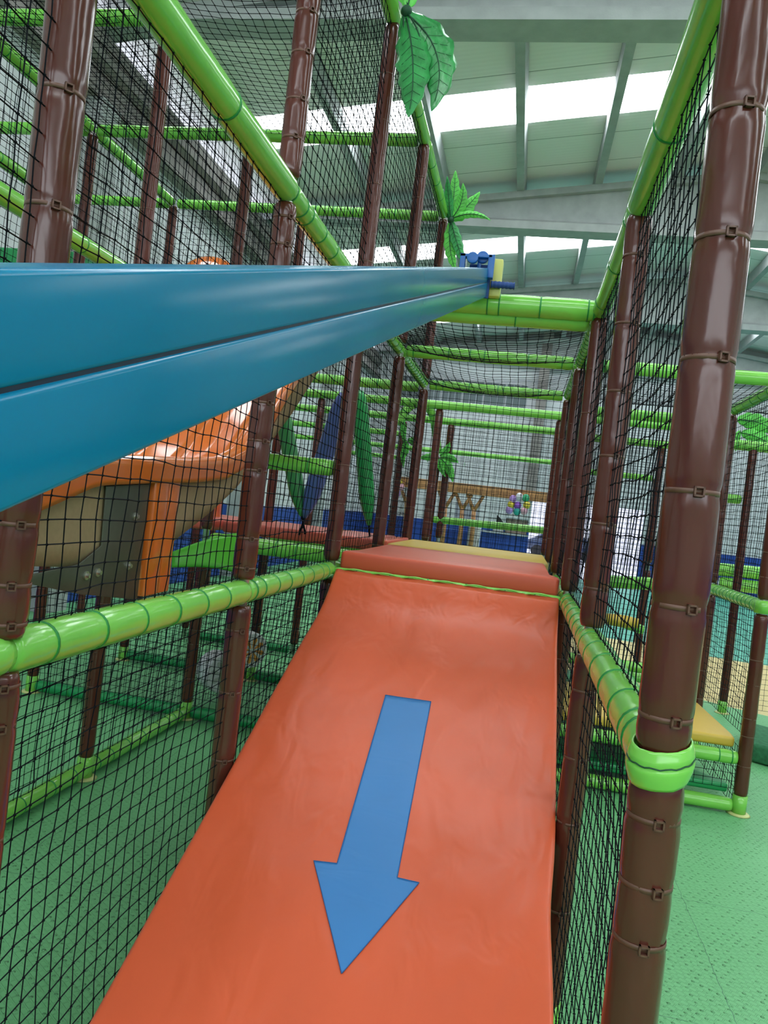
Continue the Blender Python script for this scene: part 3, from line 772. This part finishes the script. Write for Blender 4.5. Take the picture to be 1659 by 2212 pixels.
deck('foam_wedge','dark green foam ramp on the floor at the right edge',
     [(2.05,6.75),(3.1,6.2),(3.6,6.6),(2.2,7.6)],ZF+.16,.155,mat('dark_green_carpet',(.03,.16,.07),.9,var=(30,.3)),'ramp',.03)

# ---- blue beam with its head
BX = -.306; BS = .324
bt = thing('sloping_beam','glossy blue box beam sloping across the picture from the left','beam',(BX,3.9,1.18))
def bz(y): return 1.179+BS*(y-3.92)
def bseg(zt, zb, x0, x1, y0=-.35, y1=3.92):
    mb = MB()
    c = [(x0,zb),(x1,zb),(x1,zt),(x0,zt)]
    mb.v = [(x, y0, bz(y0)+z) for x, z in c]+[(x, y1, bz(y1)+z) for x, z in c]
    mb.f = [(0,1,2,3),(7,6,5,4),(0,4,5,1),(1,5,6,2),(2,6,7,3),(3,7,4,0)]
    return mb
bseg(.072,.0015,BX-.09,BX).build('upper_panel', BEAMB, bt, bevel=.004)
bseg(-.0015,-.075,BX-.09,BX+.0015).build('lower_panel', BEAMB, bt, bevel=.0045)
bseg(.004,-.004,BX-.08,BX-.0025).build('groove', BEAMD, bt, smooth=False)
e = onY(1058,605,3.93)
# dark end plate and bracket
bseg(.088,-.082,BX-.10,BX+.012,3.92,3.945).build('end_plate', BLUED, bt, bevel=.004)
br_ = MB()
def bxp(a, c, y0, y1):
    p = onY(*a, y0); q = onY(*c, y0); br_.box((p.x,y0,q.z),(q.x,y1,p.z))
bxp((995,546),(1003,580),3.86,3.90); bxp((1056,549),(1064,600),3.86,3.90); bxp((995,546),(1064,557),3.86,3.90)
bxp((1034,545),(1038,580),3.90,3.93)
br_.build('bracket', BLUEP, bt, bevel=.003)
for (px, py, y, r) in ((1021,557,3.84,.028),(1043,556,3.90,.030)):
    c_ = onY(px,py,y); MB().tube([c_-Vector((0,.012,0)),c_-Vector((0,.010,0)),c_+Vector((0,.010,0)),c_+Vector((0,.012,0))],[r*.85,r,r,r*.85],24).build('roller_wheel', BLUEP, bt, auto=40)
h0 = onY(1060,614,3.93); h1 = onY(1111,618,3.95)
pts = [h0+(h1-h0)*(i/24) for i in range(25)]; rad = [.016+(.0022 if i % 4 < 2 else 0) for i in range(25)]; rad[0] = rad[-1] = .020
MB().tube(pts, rad, 16).build('handle_grip', BLUED, bt)
yp = MB(); a = onY(1064,564,4.0); c = onY(1077,642,4.0)
yp.box((a.x,3.955,c.z-.01),(c.x+.006,4.03,a.z)); 
tag(yp.build('padded_block', mat('pale_yellow_vinyl',(.60,.60,.16),.4), bevel=.008),'small yellow padded block between the blue beam end and the crossbar','block')

# ---- moulded orange slide on the left
ms = thing('moulded_slide','glossy orange moulded slide behind the left net, beige underside','slide',(-1.7,3,ZL))
XS = -1.22
rim = [(4.95,1.46),(4.22,.93),(3.9,.71),(3.68,.545),(3.35,.27),(3.2,.175),(3.0,.115),(2.69,.085),(2.4,.07),(2.04,.045),(1.79,-.03),(1.5,-.12)]
bot = [(4.95,1.22),(4.235,.69),(3.87,.42),(3.6,.25),(3.2,.0),(2.96,-.105),(2.6,-.235),(2.45,-.30),(2.2,-.30),(1.95,-.275),(1.75,-.26),(1.5,-.26)]
def ip(tab, y):
    for (a, za), (c, zc) in zip(tab, tab[1:]):
        if a >= y >= c: return zc+(za-zc)*(y-c)/(a-c)
    return tab[-1][1] if y < tab[-1][0] else tab[0][1]
ysl = [4.95-(4.95-1.5)*i/60 for i in range(61)]
XI = XS-.9
# side panel
for (xx, nm) in ((XS-.02,'side_panel'),(XI+.02,'side_panel')):
    MB().grid(lambda u, v: (xx, 4.95-3.45*u, (ip(rim,4.95-3.45*u)-.05)*(1-v)+ip(bot,4.95-3.45*u)*v), 60, 4).build(nm, BEIGE, ms, solid=.012)
# rim and bed: moulded profile across
def prof_pt(u, v):
    y = 4.95-3.45*v; z = ip(rim, y)
    pr = [(0.0,-.085),(0.0,-.012),(.015,0.0),(.06,0.0),(.085,-.02),(.14,-.10),(.30,-.125),(.36,-.105),(.42,-.125),(.50,-.125)]
    uu = u*2 if u <= .5 else (1-u)*2
    k = uu*(len(pr)-1); i = min(int(k), len(pr)-2); f = k-i
    a = pr[i][0]*(1-f)+pr[i+1][0]*f; dz = pr[i][1]*(1-f)+pr[i+1][1]*f
    x = XS+.012-a*.9*1.0 if u <= .5 else XI-.012+a*.9
    return (x, y, z+dz)
MB().grid(prof_pt, 72, 60).build('chute', PLASTO, ms, solid=.008)
# orange vertical rib with groove
rb_ = MB(); 
for (y0_, y1_, xo) in ((2.40,2.50,.012),(2.52,2.60,.006)):
    rb_.box((XS-.03,y0_,-.40),(XS+xo,y1_,ip(rim,2.5)-.03))
rb_.build('rib', PLASTO, ms, bevel=.006)
# steel bracket plates and bolts
MB().prism([(XS-.01,2.39,-.02),(XS-.01,2.39,-.41),(XS-.01,2.05,-.36),(XS-.01,1.78,-.305),(XS-.01,1.80,-.285),(XS-.01,2.02,-.27),(XS-.01,2.13,-.22),(XS-.01,2.12,-.04)], (.006,0,0)).build('bracket_plate', OLIVE, ms, bevel=.002)
for (py_, pz_) in ((2.31,-.13),(2.30,-.29),(2.12,-.30),(2.06,-.305)):
    bo = MB().tube([(XS-.004,py_,pz_),(XS+.001,py_,pz_)],.013,16); bo.tube([(XS+.001,py_,pz_),(XS+.010,py_,pz_)],.007,6); bo.build('bolt', STEEL, ms, auto=40)
# rainbow reflections on the glossy bed, painted as coloured stripes
for (y0_, y1_, cc, nm) in ((4.05,3.80,(.0,.55,.65),'teal_reflection'),(3.80,3.62,(.8,.62,.02),'yellow_reflection')):
    m_ = mat(nm, cc, .25)
    MB().grid(lambda u, v: (XS-.36+.03*u, y0_+(y1_-y0_)*v, ip(rim,y0_+(y1_-y0_)*v)-.085), 1, 8).build('painted_reflection', m_, ms, solid=.004)
# orange dome above the slide
d_ = onY(455,640,6.1)
dm = thing('slide_dome','rounded orange plastic dome peeping above the blue beam','dome',(d_.x,d_.y,-.262))
MB().ball(d_,.325,36,18,(1,.9,1)).build('dome_cap', PLASTO, dm)
MB().tube([(d_.x,d_.y,-.262),(d_.x,d_.y,d_.z-.02)],.29,32).build('tube_shell', PLASTO, dm, auto=40)
# green moulded lip left of the second left post
p0 = onY(370,1200,4.6); p1 = onY(520,1150,4.6); 
gl = MB().grid(lambda u, v: onY(372+150*u, 1192-48*math.sin(u*1.5)+(34+54*u)*v+8*u, 4.6)+Vector((0,.25*(1-v)*u,0)), 20, 8)
tag(gl.build('plastic_chute_lip', GPLAST, solid=.02),'bright green curved plastic lip under the orange moulded slide','slide part')
# dark green box at far left
a = onY(-30,525,5.9); c = onY(180,600,5.9)
tag(MB().box((a.x,5.9,c.z-.25),(c.x,6.3,a.z-.02)).build('play_box', DGREEN, bevel=.03),'dark green box just above the beam at the left edge','box')

# ---- hanging rollers
def bag(p, q, r, m, label, strap=True):
    p = Vector(p); q = Vector(q); t = thing('hanging_roller', label, 'roller', tuple(p))
    pts = [p+(q-p)*(i/20) for i in range(21)]
    rad = [r*(.55+.45*math.sin(min(1,i/3)*math.pi/2)) if i < 4 else (r if i < 15 else r*(1-.75*((i-15)/5)**1.6)) for i in range(21)]
    MB().tube(pts, rad, 22).build('foam_body', m, t)
    d = (q-p).normalized()
    MB().tube([q-d*.01, q+d*.14], .008, 8).build('strap', NET, t)
    return t
GB = mat('green_roller_vinyl', (.03,.24,.06), .35, var=(4,.1)); GB2 = mat('emerald_roller_vinyl', (.02,.36,.09), .32, var=(4,.1)); BB = mat('blue_roller_vinyl', (.09,.13,.42), .35, var=(4,.1))
bag(onY(745,850,5.5),onY(658,1118,5.6),.068,BB,'blue violet padded roller leaning behind the left net')
bag(onY(608,880,5.7),onY(652,1115,5.6),.062,GB,'dark green padded roller leaning left of the blue one')
bag(onY(776,845,5.9),onY(797,1135,5.9),.062,GB2,'emerald green padded roller hanging right of the third left post')

# ---- patterned drum on the lower left
dr = thing('patterned_drum','white drum with orange petals standing behind the lower left net','drum',(-1.9,6.6,-1.55))
def drum(cp, r, wdt, petal):
    cp = Vector(cp); ax = Vector((.75,-.66,0)).normalized()
    MB().tube([cp-ax*wdt, cp-ax*(wdt-.015), cp+ax*(wdt-.015), cp+ax*wdt],[r*.93,r,r,r*.93],32).build('drum_body', WHITE, dr, auto=50)
    s = ax.cross(Vector((0,0,1))); 
    for k in range(8):
        an = 2*math.pi*k/8; an2 = an+.42
        d1 = s*math.cos(an)+Vector((0,0,1))*math.sin(an); d2 = s*math.cos(an2)+Vector((0,0,1))*math.sin(an2)
        f = cp+ax*(wdt+.001)
        pts = [f+d1*r*.1]+[f+(d1*(1-j/5)+d2*(j/5)).normalized()*r*(.62+.12*math.sin(math.pi*j/5)) for j in range(6)]
        MB().prism(pts, ax*.004).build('petal', petal, dr, smooth=False)
c1 = onY(532,1400,6.2); drum(c1,.15,.10,ORPET)
c2 = onY(472,1450,5.95); drum(c2,.16,.10,mat('pale_grey_petal',(.45,.47,.45),.4))

# ---- palm leaves
def leaf(path, wid, parent, m, fold=.25, nrm_=Vector((0,-1,0)), wave=.1):
    P_ = [Vector(p) for p in path]; n = 22
    def bez(t):
        if len(P_) == 3: return P_[0]*(1-t)**2+P_[1]*2*t*(1-t)+P_[2]*t*t
        return P_[0]*(1-t)+P_[1]*t
    def wd(t): return wid*(math.sin(math.pi*min(1,t*1.0)**.75)**.8)*(1+wave*math.sin(t*34)) if 0 < t < 1 else .002
    def fn(u, v):
        t = v; c = bez(t); tg = (bez(min(1,t+.02))-bez(max(0,t-.02))).normalized()
        s = tg.cross(nrm_).normalized(); a = (u-.5)*2; w_ = wd(t)/2
        return c+s*a*w_+nrm_*(-fold*abs(a)*w_+.06*w_*math.sin(a*9+t*25))
    o = MB().grid(fn, 8, n).build('leaf', m, parent, solid=.0015)
    vb = MB(); pts = [bez(i/12)+nrm_*.004 for i in range(12)]
    vb.tube(pts, [.0035*(1-i/14)+.001 for i in range(12)], 5)
    for i in range(2, 10):
        t = i/11; c = bez(t); tg = (bez(min(1,t+.02))-c).normalized(); s = tg.cross(nrm_).normalized(); w_ = wd(t)/2
        for sg in (-1, 1): vb.tube([c+nrm_*.003, c+s*sg*w_*.7+tg*w_*.5+nrm_*(-fold*.7*w_+.004)], .0011, 4)
    vb.build('leaf_vein', VEIN, o)
def lv(Y, base, mid, tip, wpx, parent, m, dy=0, **k):
    leaf([onY(*base,Y), onY(*mid,Y+dy*.5), onY(*tip,Y+dy)], wpx*Y/FPX, parent, m, **k)
g1 = thing('palm_leaf_cluster','large dark green cloth palm leaves hanging from the upper left post top','artificial palm',tuple(onY(872,30,GY[2]-.05)))
Yp = GY[2]-.07
lv(Yp,(878,30),(985,110),(932,240),80,g1,LEAF,dy=-.12)
lv(Yp,(878,40),(905,150),(882,254),74,g1,LEAF,dy=-.2)
lv(Yp,(876,22),(930,90),(900,160),50,g1,LEAF,dy=-.05)
lv(Yp,(880,18),(900,-60),(880,-120),50,g1,LEAFB)
lv(Yp,(882,18),(868,-40),(858,-90),36,g1,LEAFB,dy=.1)
lv(Yp,(872,30),(870,110),(878,160),26,g1,LEAF)
MB().ball(onY(878,24,Yp),.03,14,8).build('knot', VEIN, g1)
g2 = thing('palm_leaf_cluster','small bright green palm tuft on the fifth left post above the beam','artificial palm',tuple(onY(973,475,GY[4]-.05)))
Yp = GY[4]-.1
for (b_, m_, t_, w_, mm) in (((974,474),(982,420),(984,368),28,LEAFB),((974,474),(1005,440),(1000,395),26,LEAFB),((974,474),(1005,455),(1037,414),34,LEAFB),((974,474),(1020,450),(1060,476),16,LEAFB),
                         ((974,474),(968,425),(966,380),18,LEAF),((974,476),(985,520),(1004,575),24,LEAF),((974,476),(965,540),(985,585),26,LEAFB),((974,474),(950,440),(958,408),16,LEAF)):
    lv(Yp,b_,m_,t_,w_,g2,mm,dy=random.uniform(-.15,.1))
MB().ball(onY(974,475,Yp),.03,12,8).build('knot', VEIN, g2)
g3 = thing('palm_leaf_cluster','bright green palm leaves on the thin post beyond the end net','artificial palm',tuple(onY(950,985,9.4)))
for (b_, m_, t_, w_) in (((950,985),(965,975),(972,955),16),((950,988),(975,985),(990,1000),18),((952,990),(975,1010),(978,1042),20),((948,988),(925,985),(905,990),16),((948,990),(950,1010),(962,1030),14),((946,985),(940,965),(948,950),12)):
    lv(9.4,b_,m_,t_,w_,g3,LEAFB)
q = onY(874,905,9.95); post('C',4,q.z,[],'distant post carrying the drooping palm leaves left of the end net centre',x=q.x,y=9.95,foot=False)
g4 = thing('palm_leaf_cluster','bright palm leaves drooping left of the end net centre, far back','artificial palm',tuple(onY(880,960,9.9)))
for (b_, m_, t_, w_) in (((872,905),(868,930),(876,962),14),((880,950),(900,950),(912,975),16),((880,955),(866,975),(872,1010),14),((874,950),(880,975),(868,992),16)):
    lv(9.9,b_,m_,t_,w_,g4,LEAFB)
g5 = thing('palm_leaf_cluster','pale green palm leaves at the right edge under the high rail','artificial palm',tuple(onY(1600,925,8.9)))
for (b_, m_, t_, w_) in (((1592,908),(1640,900),(1700,950),34),((1600,935),(1650,940),(1700,990),30),((1596,905),(1620,915),(1655,905),18),((1600,930),(1585,950),(1590,975),14)):
    lv(8.9,b_,m_,t_,w_,g5,LEAFB)

# ---- bar, far end of the hall
YB = 20.0
def bx(px0,py0,px1,py1,Y,dep,m,name,label,cat,bev=0,group=None):
    a = onY(px0,py0,Y); c = onY(px1,py1,Y)
    o = MB().box((a.x,Y,min(a.z,c.z)),(c.x,Y+dep,max(a.z,c.z))).build(name,m,smooth=False,bevel=bev)
    return tag(o,label,cat,group)
fa = onY(870,1030,YB); fb = onY(1205,1082,YB)
cn = thing('bar_canopy','long varnished wooden canopy beam over the far bar','canopy',(0,YB,.7))
MB().box((-3.2,YB-.1,.52),(.95,YB+.12,.78)).build('fascia_board', WOOD, cn, smooth=False, bevel=.01)
for (px, py0) in ((963,1060),(1000,1062),(1025,1066),(880,1050)):
    q = onY(px,py0+30,YB); tr = MB()
    tr.tube([(q.x,YB,ZF),(q.x+.02,YB,-.4),(q.x-.01,YB,.15)],[.075,.06,.055],10)
    tr.tube([(q.x-.01,YB,.1),(q.x-.22,YB,.52)],[.05,.04],8); tr.tube([(q.x-.01,YB,.1),(q.x+.2,YB,.52)],[.05,.04],8)
    tr.build('tree_trunk_post', WOOD, cn)
ct = thing('bar_counter','blue bar counter with a dark glass display at the far end','counter',(-.5,YB+.8,ZF))
MB().box((-2.6,YB+.8,ZF),(-1.35,YB+1.3,-.45)).build('counter_front', PAINTB, ct, smooth=False)
MB().box((-1.0,YB+.8,ZF),(.18,YB+1.3,-.42)).build('counter_front', PAINTB, ct, smooth=False)
MB().box((-1.02,YB+.75,-.42),(.22,YB+1.35,-.37)).build('counter_top', GREYP, ct, smooth=False)
dc = thing('display_cabinet','glass topped cabinet on the bar counter beside balloons','cabinet',(-.05,YB+1,-.37))
MB().box((-.38,YB+.85,-.37),(.16,YB+1.2,.02)).build('cabinet_body', mat('brown_grey_glass',(.25,.2,.17),.2), dc, smooth=False)
MB().box((-.40,YB+.83,.02),(.18,YB+1.22,.05)).build('cabinet_top', GREYP, dc, smooth=False)
MB().box((-.40,YB+.83,-.37),(-.38,YB+.85,.02)).box((.16,YB+.83,-.37),(.18,YB+.85,.02)).build('cabinet_frame', DARK, dc, smooth=False)
cm = thing('coffee_machine','black coffee machine on the far bar counter','coffee machine',(-.7,YB+1,-.37))
MB().box((-.72,YB+.85,-.37),(-.44,YB+1.15,-.12)).build('machine_body', METAL, cm, smooth=False, bevel=.02)
MB().prism([(-.66,YB+.9,-.12),(-.46,YB+.9,-.12),(-.54,YB+.9,-.02),(-.66,YB+.9,.08)],(0,.2,0)).build('bean_hopper', DARK, cm, smooth=False)
for k, (x_, cc) in enumerate(((-1.33,GREYP),(-1.17,WHITE))):
    o = MB().box((x_,YB+.2,ZF),(x_+.15,YB+.7,-.25)).build('fridge_body', cc, smooth=False, bevel=.01)
    o.name = 'fridge'; tag(o,['grey upright fridge left of the blue bar counter','white narrow cabinet right of the grey fridge by the bar'][k],'fridge' if k == 0 else 'cabinet')
    MB().box((x_+.12,YB+.18,-.9),(x_+.135,YB+.2,-.6)).build('door_handle', DARK, o, smooth=False)
MB_ = bx(985,1085,1030,1125,YB+1.5,.1,GREYP,'menu_panel','grey wall panel above the bar between the wooden posts','panel')
BAL = {'pink':(.75,.40,.50),'yellow':(.70,.55,.05),'teal':(.03,.40,.35),'violet':(.25,.08,.50),'green':(.04,.42,.20),'lilac':(.50,.28,.70),'white':(.75,.75,.8)}
balm = {k: mat('balloon_'+k, v, .25) for k, v in BAL.items()}
bl = [(1108,1078,'lilac','highest lilac balloon of the bar bunch'),(1122,1073,'white','white spotted balloon at the top of the bar bunch'),(1136,1076,'green','green balloon at the top right of the bar bunch'),(1104,1090,'yellow','left yellow balloon of the bar bunch'),
      (1118,1092,'violet','violet balloon in the middle of the bar bunch'),(1138,1091,'yellow','right yellow balloon of the bar bunch'),(1100,1102,'lilac','low left lilac balloon of the bar bunch'),(1117,1105,'teal','teal balloon at the bottom of the bar bunch'),(1132,1104,'pink','pink balloon low on the right of the bar bunch'),
      (862,1042,'yellow','upper yellow balloon left of the fourth left post'),(856,1054,'yellow','lower yellow balloon beside the fourth left post'),(866,1052,'pink','pink balloon among the yellow ones on the left'),(858,1066,'lilac','lilac balloon below the yellow ones on the left')]
for (px, py, c_, lb) in bl:
    q = onY(px, py, YB-.3); t = thing('balloon', lb, 'balloon', tuple(q), 'balloons decorating the bar')
    MB().ball(q,.092,16,10,(1,1,1.12)).build('balloon_body', balm[c_], t)
    MB().tube([q+Vector((0,0,-.13)), q+Vector((0,0,-.112))],[.014,.004],8).build('balloon_neck', balm[c_], t)
    anchor = Vector((q.x,q.y+.001,q.z-.3)) if px > 1000 else Vector((q.x,YB-.09,q.z-.12))
    MB().tube([q+Vector((0,0,-.12)), anchor], .003, 4).build('balloon_string', WHITE, t)
# cafe chairs at the far end
def cafe_chair(x, y, rz, label):
    t = thing('cafe_chair', label, 'chair', (x,y,ZF), 'white cafe chairs near the bar')
    def P(a, b_, c_): 
        ca, sa = math.cos(rz), math.sin(rz); return (x+a*ca-b_*sa, y+a*sa+b_*ca, ZF+c_)
    MB().tube([P(0,0,.44),P(0,0,.47)],[.21,.22],20).build('seat', WHITE, t)
    MB().grid(lambda u, v: P((u-.5)*.42, .18+.05*v+.05*math.cos((u-.5)*3), .52+.33*v), 10, 4).build('backrest', WHITE, t, solid=.02)
    for (a, b_) in ((-.15,-.15),(.15,-.15),(-.15,.15),(.15,.15)): MB().tube([P(a*1.2,b_*1.2,0),P(a,b_,.45)],.014,8).build('leg', METAL, t)
for k, (px, rz, lb) in enumerate(((1065,.4,'white cafe chair left in front of the blue counter'),(1090,2.2,'white cafe chair in the middle before the blue counter'),(1118,3.3,'white cafe chair nearest the open door'),(925,1,'white cafe chair far left near the bar posts'))):
    q = onY(px,1190,14.2+.8*k); cafe_chair(q.x,14.2+.8*k,rz,lb)
tb = thing('cafe_table','round white cafe table in front of the bar counter','table',(-.45,17.6,ZF))
q = onY(1095,1180,17.6)
MB().tube([(q.x,17.6,ZF+.72),(q.x,17.6,ZF+.75)],.4,28).build('tabletop', WHITE, tb, auto=40)
MB().tube([(q.x,17.6,ZF),(q.x,17.6,ZF+.03),(q.x,17.6,ZF+.04),(q.x,17.6,ZF+.72)],[.25,.24,.03,.03],20).build('pedestal', METAL, tb, auto=40)
